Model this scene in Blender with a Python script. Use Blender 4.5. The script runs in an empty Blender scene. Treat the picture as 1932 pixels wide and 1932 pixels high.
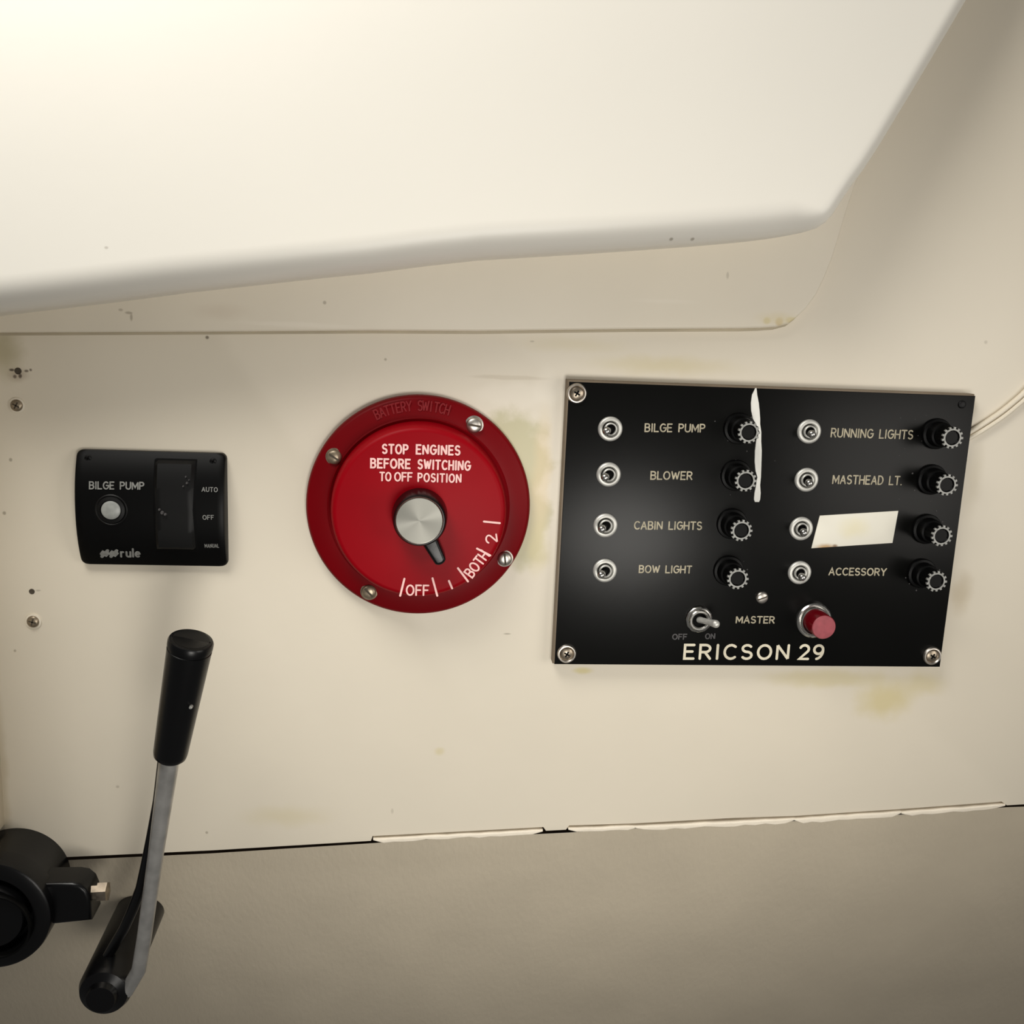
import bpy, bmesh, math, random
from mathutils import Vector, Matrix
random.seed(7)
PI = math.pi
C = bpy.context.scene.collection
sc = bpy.context.scene

# ------------------------------------------------------------------ camera
# The wall is the plane y = 0 (x right, z up, room on the -y side).
F = 1932.0; CX = CY = 966.0; DIST = 0.60
FOOT = (780.0, 565.0)                       # pixel where the wall's normal through the lens meets the picture
nrm = Vector(((FOOT[0]-CX)/F, (FOOT[1]-CY)/F, 1)).normalized()      # into the wall, camera axes (right, down, forward)
rt = Vector((1.0, 0.0425, 0)); rt = (rt - rt.dot(nrm)*nrm).normalized()   # wall's x in camera axes
dn = nrm.cross(rt).normalized()                                       # wall's downward direction in camera axes
CAM = Vector((0, -DIST, 0))
def cam2world(v):                           # camera axes (right, down, forward) -> world
    return Vector((v.dot(rt), v.dot(nrm), -v.dot(dn)))
cam_d = bpy.data.cameras.new('camera'); cam_d.lens = 36*F/1932; cam_d.sensor_width = 36; cam_d.clip_start = 0.01
cam = bpy.data.objects.new('camera', cam_d); C.objects.link(cam)
R = cam2world(Vector((1, 0, 0))); U = cam2world(Vector((0, -1, 0))); B = cam2world(Vector((0, 0, -1)))
m = Matrix((R, U, B)).transposed().to_4x4(); m.translation = CAM
cam.matrix_world = m; sc.camera = cam
def at(u, v, h=0.0):                        # point of the plane h metres in front of the wall
    d = cam2world(Vector(((u-CX)/F, (v-CY)/F, 1)))
    return CAM + d*((DIST-h)/d.y)
def px(n, u, v, h=0.0):                     # length of n horizontal pixels there, in metres
    return (at(u+n/2, v, h)-at(u-n/2, v, h)).length

# ------------------------------------------------------------------ light
w = bpy.data.worlds.new('world'); sc.world = w; w.use_nodes = True
w.node_tree.nodes['Background'].inputs[0].default_value = (1.0, 0.98, 0.94, 1)
w.node_tree.nodes['Background'].inputs[1].default_value = 0.08
def area(name, loc, target, size, sizey, power, col):
    l = bpy.data.lights.new(name, 'AREA'); l.shape = 'RECTANGLE'; l.size = size; l.size_y = sizey; l.energy = power; l.color = col
    o = bpy.data.objects.new(name, l); C.objects.link(o); o.location = loc
    o.rotation_euler = (Vector(target)-Vector(loc)).to_track_quat('-Z', 'Y').to_euler(); return o
area('hatch_light', (-0.30, -0.50, 0.75), (0.05, 0, -0.12), 0.40, 0.40, 4.6, (1.0, 0.97, 0.91))
area('overhead_lamp', (-0.35, -0.32, 0.50), (0.05, 0, -0.05), 0.30, 0.30, 1.2, (1.0, 0.97, 0.92))
area('side_port_light', (0.72, -0.62, -0.10), (0.05, 0, -0.12), 0.40, 0.40, 1.3, (1.0, 0.95, 0.88))  # added fill from the right, no port known there
def spot(name, loc, target, power, ang, rad_, col):
    l = bpy.data.lights.new(name, 'SPOT'); l.energy = power; l.spot_size = math.radians(ang); l.spot_blend = 1.0; l.shadow_soft_size = rad_; l.color = col
    o = bpy.data.objects.new(name, l); C.objects.link(o); o.location = loc
    o.rotation_euler = (Vector(target)-Vector(loc)).to_track_quat('-Z', 'Y').to_euler(); return o
spot('cabin_lamp', (0.13, -0.74, -0.31), (0.09, 0, -0.22), 8.0, 66, 0.14, (1.0, 0.965, 0.90))  # added fill spot near the camera, brightens the middle of the wall
sc.view_settings.view_transform = 'Standard'; sc.view_settings.look = 'None'
sc.view_settings.gamma = 1; sc.view_settings.exposure = 0.62; sc.view_settings.use_curve_mapping = False

# ------------------------------------------------------------------ materials
def lin(c):
    return tuple(((x/255)/12.92 if x/255 <= 0.04045 else ((x/255+0.055)/1.055)**2.4) for x in c) + (1,)
def mat(name, col, rough=0.5, metal=0.0, noise=0.0, nscale=60, bump=0.0, bscale=400, spec=0.5, coat=0.0):
    M = bpy.data.materials.new(name); M.use_nodes = True; nt = M.node_tree; b = nt.nodes['Principled BSDF']
    b.inputs['Base Color'].default_value = lin(col); b.inputs['Roughness'].default_value = rough
    b.inputs['Metallic'].default_value = metal; b.inputs['Specular IOR Level'].default_value = spec; b.inputs['Coat Weight'].default_value = coat
    tc = nt.nodes.new('ShaderNodeTexCoord')
    if noise > 0:
        n = nt.nodes.new('ShaderNodeTexNoise'); n.inputs['Scale'].default_value = nscale; n.inputs['Detail'].default_value = 4
        nt.links.new(tc.outputs['Object'], n.inputs['Vector'])
        r = nt.nodes.new('ShaderNodeMapRange'); r.inputs[1].default_value = 0.3; r.inputs[2].default_value = 0.7
        r.inputs[3].default_value = 1-noise; r.inputs[4].default_value = 1+noise*0.6
        nt.links.new(n.outputs['Fac'], r.inputs[0])
        mx = nt.nodes.new('ShaderNodeVectorMath'); mx.operation = 'SCALE'; mx.inputs[0].default_value = lin(col)[:3]
        nt.links.new(r.outputs[0], mx.inputs['Scale']); nt.links.new(mx.outputs[0], b.inputs['Base Color'])
    if bump > 0:
        n = nt.nodes.new('ShaderNodeTexNoise'); n.inputs['Scale'].default_value = bscale; n.inputs['Detail'].default_value = 3
        nt.links.new(tc.outputs['Object'], n.inputs['Vector'])
        bp = nt.nodes.new('ShaderNodeBump'); bp.inputs['Strength'].default_value = bump; bp.inputs['Distance'].default_value = 0.0006
        nt.links.new(n.outputs['Fac'], bp.inputs['Height']); nt.links.new(bp.outputs[0], b.inputs['Normal'])
    return M

def stained(name, base, spots, rough=0.5, noise=0.05, nscale=9, bump=0.15, bstretch=(1, 1, 1), bscale=120, bdist=0.0006):
    """paint with its own blotches: spots = (u, v, radius_u px, radius_v px, rgb, strength, softness)"""
    M = mat(name, base, rough); nt = M.node_tree; L = nt.links; b = nt.nodes['Principled BSDF']
    tc = nt.nodes.new('ShaderNodeTexCoord')
    n1 = nt.nodes.new('ShaderNodeTexNoise'); n1.inputs['Scale'].default_value = nscale; n1.inputs['Detail'].default_value = 5
    L.new(tc.outputs['Object'], n1.inputs['Vector'])
    n2 = nt.nodes.new('ShaderNodeTexNoise'); n2.inputs['Scale'].default_value = 70; n2.inputs['Detail'].default_value = 6
    L.new(tc.outputs['Object'], n2.inputs['Vector'])
    r = nt.nodes.new('ShaderNodeMapRange'); r.inputs[1].default_value = 0.3; r.inputs[2].default_value = 0.7
    r.inputs[3].default_value = 1-noise; r.inputs[4].default_value = 1+noise
    L.new(n1.outputs['Fac'], r.inputs[0])
    mx = nt.nodes.new('ShaderNodeVectorMath'); mx.operation = 'SCALE'; mx.inputs[0].default_value = lin(base)[:3]
    L.new(r.outputs[0], mx.inputs['Scale']); cur = mx.outputs[0]
    # warp the coordinate a little so that blotches have ragged outlines
    sb = nt.nodes.new('ShaderNodeVectorMath'); sb.operation = 'SUBTRACT'; sb.inputs[1].default_value = (0.5, 0.5, 0.5)
    L.new(n2.outputs['Color'], sb.inputs[0])
    for (u, v, ru, rv, col, st, soft) in spots:
        p = at(u, v); ax = abs(at(u+ru, v).x-p.x); az = abs(at(u, v+rv).z-p.z)
        wv = nt.nodes.new('ShaderNodeVectorMath'); wv.operation = 'MULTIPLY_ADD'
        k = min(ax, az)*1.1; wv.inputs[1].default_value = (k, k, k)
        L.new(sb.outputs[0], wv.inputs[0]); L.new(tc.outputs['Object'], wv.inputs[2])
        s = nt.nodes.new('ShaderNodeVectorMath'); s.operation = 'SUBTRACT'; s.inputs[1].default_value = p
        L.new(wv.outputs[0], s.inputs[0])
        q = nt.nodes.new('ShaderNodeVectorMath'); q.operation = 'MULTIPLY'; q.inputs[1].default_value = (1/ax, 0, 1/az)
        L.new(s.outputs[0], q.inputs[0])
        ln = nt.nodes.new('ShaderNodeVectorMath'); ln.operation = 'LENGTH'; L.new(q.outputs[0], ln.inputs[0])
        rr = nt.nodes.new('ShaderNodeMapRange'); rr.interpolation_type = 'SMOOTHSTEP'
        rr.inputs[1].default_value = 1.0+soft*0.3; rr.inputs[2].default_value = max(0.0, 1.0-soft); rr.inputs[3].default_value = 0; rr.inputs[4].default_value = st
        L.new(ln.outputs['Value'], rr.inputs[0])
        mm = nt.nodes.new('ShaderNodeMix'); mm.data_type = 'RGBA'
        L.new(rr.outputs[0], mm.inputs[0]); L.new(cur, mm.inputs[6]); mm.inputs[7].default_value = lin(col); cur = mm.outputs[2]
    L.new(cur, b.inputs['Base Color'])
    mp = nt.nodes.new('ShaderNodeMapping'); mp.inputs['Scale'].default_value = bstretch; L.new(tc.outputs['Object'], mp.inputs[0])
    n3 = nt.nodes.new('ShaderNodeTexNoise'); n3.inputs['Scale'].default_value = bscale; n3.inputs['Detail'].default_value = 4
    L.new(mp.outputs[0], n3.inputs['Vector'])
    bp = nt.nodes.new('ShaderNodeBump'); bp.inputs['Strength'].default_value = bump; bp.inputs['Distance'].default_value = bdist
    L.new(n3.outputs['Fac'], bp.inputs['Height']); L.new(bp.outputs[0], b.inputs['Normal'])
    return M

CREAM = (222, 213, 195)
YEL = (206, 192, 142); OLV = (196, 190, 150); LGT = (232, 224, 208); DRK = (120, 108, 88); GRY = (196, 184, 162)
wall_spots = [
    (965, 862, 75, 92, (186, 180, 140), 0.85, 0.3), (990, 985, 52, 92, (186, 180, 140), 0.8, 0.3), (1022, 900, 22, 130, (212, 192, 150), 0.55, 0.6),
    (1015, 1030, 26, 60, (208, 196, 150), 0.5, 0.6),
    (970, 745, 90, 26, LGT, 0.45, 0.5), (1030, 735, 30, 40, LGT, 0.45, 0.6), (960, 712, 80, 5, GRY, 0.5, 0.5),
    (1250, 690, 150, 22, YEL, 0.45, 0.9), (1080, 650, 120, 18, YEL, 0.25, 0.9),
    (1670, 1320, 58, 42, YEL, 0.75, 0.8), (1560, 1280, 130, 20, YEL, 0.5, 0.7), (1740, 1290, 50, 30, YEL, 0.5, 0.8),
    (1100, 1266, 22, 7, (205, 190, 120), 0.6, 0.7), (830, 1418, 12, 8, YEL, 0.5, 0.8), (540, 1540, 90, 22, YEL, 0.3, 0.9),
    (1812, 1120, 24, 45, (178, 160, 125), 0.45, 0.9), (1835, 905, 20, 80, (190, 178, 150), 0.35, 0.9), (1830, 770, 16, 26, (178, 165, 140), 0.5, 0.8),
    (8, 660, 40, 60, (150, 140, 92), 0.55, 0.9), (5, 1500, 14, 260, (170, 150, 110), 0.4, 0.9), (34, 706, 22, 14, (150, 128, 108), 0.4, 0.8),
    (20, 868, 4, 4, DRK, 0.55, 0.6), (8, 968, 4, 4, DRK, 0.6, 0.6), (50, 700, 5, 3, (90, 74, 60), 0.8, 0.6), (58, 698, 3, 3, (90, 74, 60), 0.8, 0.6),
    (22, 698, 6, 3, (70, 56, 45), 0.9, 0.6), (28, 710, 4, 4, (80, 64, 52), 0.8, 0.6), (38, 709, 4, 5, (80, 64, 52), 0.9, 0.6),
    (391, 637, 4, 4, (100, 88, 72), 0.8, 0.6), (28, 1228, 3, 3, DRK, 0.5, 0.6), (222, 1484, 4, 3, DRK, 0.35, 0.7),
    (390, 1571, 3, 3, DRK, 0.5, 0.6), (727, 678, 3, 3, DRK, 0.5, 0.6), (957, 1196, 8, 2, DRK, 0.5, 0.7), (72, 1114, 6, 2, DRK, 0.4, 0.7),
    (1004, 644, 5, 2, DRK, 0.35, 0.7), (740, 1530, 3, 6, DRK, 0.25, 0.7), (1402, 738, 8, 3, (170, 155, 130), 0.6, 0.8), (1860, 645, 4, 4, DRK, 0.3, 0.7)]
lip_spots = [(1438, 604, 8, 8, YEL, 0.8, 0.6), (1462, 606, 9, 9, (200, 178, 128), 0.8, 0.6), (1484, 603, 12, 7, YEL, 0.8, 0.6), (1460, 600, 46, 14, (214, 200, 160), 0.5, 0.9),
    (250, 590, 8, 3, DRK, 0.5, 0.6), (255, 598, 3, 8, DRK, 0.5, 0.6), (235, 585, 5, 3, DRK, 0.4, 0.6), (615, 571, 4, 4, DRK, 0.5, 0.6), (1365, 520, 3, 8, DRK, 0.3, 0.6),
    (560, 612, 120, 6, LGT, 0.5, 0.7), (1250, 568, 70, 5, LGT, 0.4, 0.8), (420, 588, 60, 16, (196, 180, 160), 0.25, 0.9)]
M = {
    'wall': stained('painted_wall', CREAM, wall_spots, 0.42, 0.025, 8, 0.12, (1, 1, 1), 90),
    'lip': stained('painted_lip', CREAM, lip_spots, 0.42, 0.03, 10, 0.12),
    'coaming': stained('gelcoat', (231, 227, 217), [(262, 478, 4, 3, DRK, 0.35, 0.6), (1225, 461, 4, 3, DRK, 0.6, 0.6), (1262, 461, 4, 3, DRK, 0.6, 0.6)], 0.38, 0.012, 6, 0.08),
    'lower': stained('textured_liner', (206, 194, 172), [(760, 1640, 300, 30, (198, 186, 164), 0.3, 0.9)], 0.7, 0.05, 14, 0.45, (1, 1, 0.06), 330, 0.0008),
    'bead': mat('caulk', (232, 222, 204), 0.5, noise=0.06, nscale=60, bump=0.5, bscale=200),
    'seam': mat('grimy_sealant', (176, 165, 142), 0.6, noise=0.12, nscale=30),  # shadow under the lip put into a darker colour
    'gap': mat('dark_gap', (58, 44, 32), 0.9),
    'panel': mat('black_laminate', (9, 9, 8), 0.30, noise=0.25, nscale=14, bump=0.03, bscale=90, spec=0.14),
    'panel_edge': mat('laminate_edge', (112, 98, 80), 0.5, noise=0.15),
    'plastic': mat('black_plastic', (4, 4, 4), 0.42, noise=0.2, nscale=40, spec=0.14),
    'plastic_soft': mat('black_plastic_matt', (7, 7, 7), 0.5, noise=0.2, nscale=50, spec=0.25),
    'groove': mat('black_groove', (3, 3, 3), 0.7, spec=0.1),
    'grip': mat('black_grip', (6, 6, 7), 0.30, bump=0.05, spec=0.28),
    'red': mat('red_enamel', (140, 0, 14), 0.46, noise=0.10, nscale=18, bump=0.03, bscale=60, spec=0.1),
    'red_dark': mat('red_enamel_flange', (110, 0, 8), 0.44, noise=0.12, nscale=18, bump=0.03, bscale=60, spec=0.12),
    'red_emb': mat('red_enamel_letters', (124, 8, 18), 0.5, spec=0.2),
    'chrome': mat('chrome', (205, 203, 198), 0.22, 1.0, noise=0.12, nscale=120),
    'chrome_dull': mat('dull_chrome', (204, 203, 197), 0.48, 0.6, noise=0.14, nscale=260),
    'bar': mat('chromed_bar', (186, 184, 180), 0.36, 0.72, noise=0.22, nscale=90, bump=0.03),
    'brass': mat('tarnished_bolt', (158, 146, 130), 0.35, 1.0, noise=0.4, nscale=200),
    'screw': mat('steel_screw', (196, 190, 182), 0.38, 1.0, noise=0.25, nscale=300),
    'screw_paint': mat('painted_screw', (150, 136, 116), 0.35, 0.6, noise=0.4, nscale=300),
    'slot': mat('screw_slot', (70, 62, 50), 0.8),
    'alu': mat('brushed_aluminium', (138, 137, 130), 0.5, 1.0),
    'white_print': mat('pink_white_print', (244, 196, 190), 0.6, noise=0.12, nscale=400),
    'engraved': mat('engraved_lettering', (172, 163, 140), 0.7, noise=0.3, nscale=400),
    'engraved_big': mat('engraved_title', (214, 206, 184), 0.7, noise=0.12, nscale=300),
    'faint': mat('faint_print', (74, 72, 72), 0.7, noise=0.4, nscale=500),
    'grey_print': mat('grey_print', (128, 128, 124), 0.7, noise=0.25, nscale=500),
    'knurl': mat('worn_knurl', (150, 150, 146), 0.5, 0.4, noise=0.3, nscale=500),
    'lens': mat('grey_lens', (148, 150, 146), 0.35, noise=0.15, nscale=300),
    'ruby': mat('red_lens_side', (92, 2, 12), 0.25),
    'ruby_face': mat('red_lens_face', (150, 66, 74), 0.55, noise=0.2, nscale=220),  # pink of the reflected light is put into the face colour
    'label': None, 'paint': mat('white_paint', (228, 227, 220), 0.45, noise=0.05),
    'cable': mat('cable_sheath', (226, 216, 196), 0.4),
}
# brushed disc: radial sectors from anisotropy
nt = M['alu'].node_tree; b = nt.nodes['Principled BSDF']; b.inputs['Anisotropic'].default_value = 0.85
tg = nt.nodes.new('ShaderNodeTangent'); tg.direction_type = 'RADIAL'; tg.axis = 'Y'; nt.links.new(tg.outputs[0], b.inputs['Tangent'])

# ------------------------------------------------------------------ mesh helpers (local frame: x right, z up, -y out of the wall)
class MB:
    def __init__(s): s.v = []; s.f = []
    def add(s, vs, fs):
        k = len(s.v); s.v += [tuple(p) for p in vs]; s.f += [tuple(i+k for i in f) for f in fs]; return s
    def lathe(s, prof, c=(0, 0), n=48, y0=0.0, jag=None):
        """prof = (radius, height); first and last may have radius 0"""
        rings = []; vs = []; fs = []
        for (r, h) in prof:
            if r <= 1e-7: rings.append([len(vs)]); vs.append((c[0], -h-y0, c[1]))
            else:
                rings.append(list(range(len(vs), len(vs)+n)))
                for i in range(n):
                    a = 2*PI*i/n; q = r*(jag(i) if jag else 1); vs.append((c[0]+q*math.cos(a), -h-y0, c[1]+q*math.sin(a)))
        for A, Bq in zip(rings[:-1], rings[1:]):
            for i in range(n):
                j = (i+1) % n
                if len(A) == 1 and len(Bq) == 1: continue
                if len(A) == 1: fs.append((A[0], Bq[j], Bq[i]))
                elif len(Bq) == 1: fs.append((A[i], A[j], Bq[0]))
                else: fs.append((A[i], A[j], Bq[j], Bq[i]))
        return s.add(vs, fs)
    def tube(s, pts, rad, n=16, sx=1.0):
        pts = [Vector(p) for p in pts]; rad = rad if isinstance(rad, (list, tuple)) else [rad]*len(pts)
        vs = []; fs = []; ref = Vector((1, 0, 0))
        for i, p in enumerate(pts):
            t = (pts[min(i+1, len(pts)-1)]-pts[max(i-1, 0)]).normalized()
            a = (ref-ref.dot(t)*t).normalized(); bb = t.cross(a)
            for k in range(n):
                an = 2*PI*k/n; vs.append(p+a*math.cos(an)*rad[i]*sx+bb*math.sin(an)*rad[i])
        for i in range(len(pts)-1):
            for k in range(n):
                j = (k+1) % n; fs.append((i*n+k, i*n+j, (i+1)*n+j, (i+1)*n+k))
        fs.append(tuple(range(n))[::-1]); fs.append(tuple((len(pts)-1)*n+k for k in range(n)))
        return s.add(vs, fs)
    def box(s, x0, x1, z0, z1, h0, h1, M4=None):
        vs = [Vector((x, -h, z)) for h in (h0, h1) for z in (z0, z1) for x in (x0, x1)]
        if M4: vs = [M4 @ p for p in vs]
        return s.add(vs, [(0, 1, 3, 2), (4, 6, 7, 5), (0, 4, 5, 1), (2, 3, 7, 6), (0, 2, 6, 4), (1, 5, 7, 3)])
    def slab(s, out, h0, h1, r=0.001, seg=4, tilt=None):
        """closed outline of (x, z) -> slab with a rounded front edge; r may be one value per point; tilt(x,z) is added to the front height"""
        n = len(out); P = [Vector((p[0], p[1])) for p in out]
        ar = sum(P[i].x*P[(i+1) % n].y-P[(i+1) % n].x*P[i].y for i in range(n))
        if ar < 0: P.reverse(); r = r[::-1] if isinstance(r, list) else r
        rr = r if isinstance(r, list) else [r]*n
        N = []
        for i in range(n):
            a = (P[i]-P[i-1]).normalized(); c = (P[(i+1) % n]-P[i]).normalized()
            na = Vector((-a.y, a.x)); nc = Vector((-c.y, c.x)); q = na+nc; N.append(q/max(0.5, q.dot(na)) if q.length > 1e-6 else na)
        vs = []; rings = 0
        tl = tilt or (lambda x, z: 0.0)
        for i in range(n): vs.append((P[i].x, -h0, P[i].y))
        rings = 1
        for k in range(seg+1):
            a = PI/2*k/seg
            for i in range(n):
                q = P[i]+N[i]*rr[i]*(1-math.cos(a)); vs.append((q.x, -(h1+tl(q.x, q.y)-rr[i]*(1-math.sin(a))), q.y))
            rings += 1
        fs = []
        for g in range(rings-1):
            for i in range(n):
                j = (i+1) % n; fs.append((g*n+i, g*n+j, (g+1)*n+j, (g+1)*n+i))
        fs.append(tuple((rings-1)*n+i for i in range(n))); fs.append(tuple(range(n))[::-1])
        return s.add(vs, fs)
def mk(name, mb, m, parent=None, loc=(0, 0, 0), smooth=True, rot=None):
    me = bpy.data.meshes.new(name); me.from_pydata(mb.v, [], mb.f); me.materials.append(m)
    bm = bmesh.new(); bm.from_mesh(me); bmesh.ops.recalc_face_normals(bm, faces=bm.faces); bm.to_mesh(me); bm.free()
    if smooth:
        for p in me.polygons: p.use_smooth = True
        me.set_sharp_from_angle(angle=math.radians(38))
    o = bpy.data.objects.new(name, me); C.objects.link(o); o.location = loc
    if rot: o.rotation_euler = rot
    if parent: o.parent = parent
    return o
def thing(name, label, cat, loc=(0, 0, 0), group=None):
    o = bpy.data.objects.new(name, None); C.objects.link(o); o.location = loc; o.empty_display_size = 0.02
    return tag(o, label, cat, group)
def tag(o, label, cat, group=None):
    o['label'] = label; o['category'] = cat
    if group: o['group'] = group
    return o
def struct(o, label=None):
    o['kind'] = 'structure'
    if label: o['label'] = label
    return o
def dup(o, loc, parent):
    c = o.copy(); C.objects.link(c); c.parent = parent; c.location = loc
    for ch in list(o.children):
        d = ch.copy(); C.objects.link(d); d.parent = c
    return c
def xz(pts, h=0.0): return [(at(u, v, h).x, at(u, v, h).z) for u, v in pts]

# ------------------------------------------------------------------ stroke font
def arc(cx, cy, rx, ry, a0, a1, n=9):
    return [(cx+rx*math.cos(math.radians(a0+(a1-a0)*i/n)), cy+ry*math.sin(math.radians(a0+(a1-a0)*i/n))) for i in range(n+1)]
G = {
 'A': (.66, [[(0, 0), (.33, 1), (.66, 0)], [(.12, .34), (.54, .34)]]),
 'B': (.56, [[(.3, .53), (0, .53), (0, 1), (.3, 1)]+arc(.3, .765, .22, .235, 90, -90)+[(.3, .53)]+arc(.3, .265, .26, .265, 90, -90)+[(0, 0), (0, .53)]]),
 'C': (.62, [arc(.36, .5, .36, .5, 50, 310, 14)]),
 'D': (.6, [[(0, 0), (0, 1), (.2, 1)]+arc(.2, .5, .4, .5, 90, -90, 12)+[(0, 0)]]),
 'E': (.5, [[(.5, 1), (0, 1), (0, 0), (.5, 0)], [(0, .52), (.42, .52)]]),
 'F': (.5, [[(.5, 1), (0, 1), (0, 0)], [(0, .52), (.42, .52)]]),
 'G': (.66, [arc(.36, .5, .36, .5, 50, 360, 16)+[(.42, .5)]]),
 'H': (.6, [[(0, 0), (0, 1)], [(.6, 0), (.6, 1)], [(0, .5), (.6, .5)]]),
 'I': (.08, [[(.04, 0), (.04, 1)]]),
 'L': (.48, [[(0, 1), (0, 0), (.48, 0)]]),
 'M': (.76, [[(0, 0), (0, 1), (.38, .25), (.76, 1), (.76, 0)]]),
 'N': (.62, [[(0, 0), (0, 1), (.62, 0), (.62, 1)]]),
 'O': (.72, [arc(.36, .5, .36, .5, 90, 450, 20)]),
 'P': (.54, [[(0, 0), (0, 1), (.28, 1)]+arc(.28, .74, .26, .26, 90, -90)+[(0, .48)]]),
 'R': (.56, [[(0, 0), (0, 1), (.28, 1)]+arc(.28, .74, .26, .26, 90, -90)+[(0, .48)], [(.26, .48), (.56, 0)]]),
 'S': (.54, [arc(.27, .755, .25, .245, 35, 270, 10)+arc(.27, .255, .27, .255, 90, -145, 10)]),
 'T': (.6, [[(0, 1), (.6, 1)], [(.3, 1), (.3, 0)]]),
 'U': (.6, [[(0, 1), (0, .3)]+arc(.3, .3, .3, .3, 180, 360, 10)+[(.6, 1)]]),
 'W': (.88, [[(0, 1), (.22, 0), (.44, .9), (.66, 0), (.88, 1)]]),
 'Y': (.64, [[(0, 1), (.32, .48), (.64, 1)], [(.32, .48), (.32, 0)]]),
 '.': (.02, [[(0, 0), (.02, 0)]]),
 '1': (0, [[(0, 0), (0, 1)]]),
 '2': (.56, [arc(.28, .72, .28, .28, 160, -40, 10)+[(0, 0), (.56, 0)]]),
 '9': (.58, [arc(.29, .69, .29, .31, 0, 360, 16), arc(.1, .6, .48, .6, 10, -78, 8)]),
 'r': (.34, [[(0, 0), (0, .62)], [(0, .4)]+arc(.2, .4, .2, .22, 160, 70, 5)]),
 'u': (.44, [[(0, .62), (0, .22)]+arc(.22, .22, .22, .22, 180, 360, 8)+[(.44, .62)], [(.44, .3), (.44, 0)]]),
 'l': (0, [[(0, 0), (0, 1)]]),
 'e': (.46, [[(0, .33), (.46, .33)]+arc(.23, .31, .23, .31, 0, 310, 14)]),
 ' ': (.4, []),
}
def stroke(mb, pts, w, O, X, Z, N, base=0.0):
    """flat mitred ribbon of half-width w along pts (in X, Z units) with round ends; it rises a few microns so that crossings are never coplanar"""
    q = [O+X*p[0]+Z*p[1] for p in pts]
    q = [p for i, p in enumerate(q) if i == 0 or (p-q[i-1]).length > 1e-7]
    if len(q) < 2: q.append(q[0]+X.normalized()*w*.05)
    t = [(q[i+1]-q[i]).normalized() for i in range(len(q)-1)]
    lift = 0.0; prev = None; L_, R_ = [], []
    def flush(L_, R_, k0):
        n = len(L_); vs = L_+R_
        mb.add([v+N*(base+(k0+i % n)*1.5e-6) for i, v in enumerate(vs)], [(i, i+1, n+i+1, n+i) for i in range(n-1)])
    k0 = 0
    for i, p in enumerate(q):
        if i in (0, len(q)-1):
            d = t[0] if i == 0 else t[-1]; s = d.cross(N)
            cap = [(p-d*w*math.cos(a)*.98, math.sin(a)) for a in (0.0, .5, 1.0)] if i == 0 else [(p+d*w*math.cos(a)*.98, math.sin(a)) for a in (1.0, .5, 0.0)]
            if i == 0:
                for c, m_ in cap: L_.append(c-s*w*max(m_, .05)); R_.append(c+s*w*max(m_, .05))
            L_.append(p-s*w); R_.append(p+s*w)
            if i:
                for c, m_ in cap: L_.append(c-s*w*max(m_, .05)); R_.append(c+s*w*max(m_, .05))
        else:
            s0 = t[i-1].cross(N); s1 = t[i].cross(N); s = s0+s1
            if s.length > 0.7: s = s/max(.35, s.dot(s0)); L_.append(p-s*w); R_.append(p+s*w)
            else:                                   # hairpin: end one strip, start another
                L_.append(p-s0*w); R_.append(p+s0*w); flush(L_, R_, k0); k0 += len(L_); L_, R_ = [p-s1*w], [p+s1*w]
    flush(L_, R_, k0)
def text(mb, s, p0, p1, hm, w, gap=.26, slant=0.0):
    """s from p0 to p1 (3-D points, baseline), letter height hm"""
    d = p1-p0; tot = sum(G[c][0] for c in s)+gap*(len(s)-1); ex = d.normalized()
    N = Vector((0, -1, 0)); ez = (-(N.cross(ex))).normalized()
    if ez.dot(Vector((-ex.z, 0, ex.x))) < 0: ez = -ez
    sx = d.length/tot; x = 0
    for c in s:
        wd, st = G[c]
        for k_, pl in enumerate(st): stroke(mb, [(x+p[0]+slant*p[1], p[1]) for p in pl], w, p0, ex*sx, ez*hm, N, k_*5e-5)
        x += wd+gap
def words(name, items, m, parent, h, org, w_px):
    """items = (string, u0, v0, u1, v1, height px)"""
    for it in items:
        mb = MB(); s, u0, v0, u1, v1, hp = it[:6]
        k = px(1, (u0+u1)/2, (v0+v1)/2, h)
        text(mb, s, at(u0, v0, h)-org, at(u1, v1, h)-org, hp*k, (it[6] if len(it) > 6 else w_px)*k/2, it[7] if len(it) > 7 else .26, it[8] if len(it) > 8 else 0)
        mk(name, mb, m, parent, smooth=False)

# ------------------------------------------------------------------ the setting
bottom = [(-500, 1648), (0, 1624), (120, 1618), (250, 1612), (400, 1605), (550, 1596), (700, 1587), (703, 1578), (860, 1570), (1025, 1561), (1030, 1568),
          (1068, 1566), (1074, 1558), (1200, 1554), (1380, 1544), (1500, 1540), (1700, 1527), (1890, 1513), (1900, 1520), (1932, 1518), (2500, 1500)]
back = mk('wall_back', MB().slab(xz([(2500, -700), (-500, -700)]+bottom), -0.012, 0.0, 0.0005, 2), M['wall'])
struct(back, 'cream painted panel that carries the switches')
gap = mk('joint', MB().slab(xz([(-500, 1560), (2500, 1430), (2500, 1500), (1932, 1523), (1500, 1549), (1030, 1573), (700, 1592.5), (400, 1612), (0, 1631), (-500, 1655)], -0.0125), -0.02, -0.0125, 0.0002, 1), M['gap'], back)
gap['label'] = 'dark open joint under the panel edge'
def bead(pts_top, thick):
    out = pts_top+[(u, v+t) for (u, v), t in reversed(list(zip(pts_top, thick)))]
    mk('caulk_bead', MB().slab(xz(out), -0.0045, 0.0008, 0.0005, 3), M['bead'], back)
random.seed(3)
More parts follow.
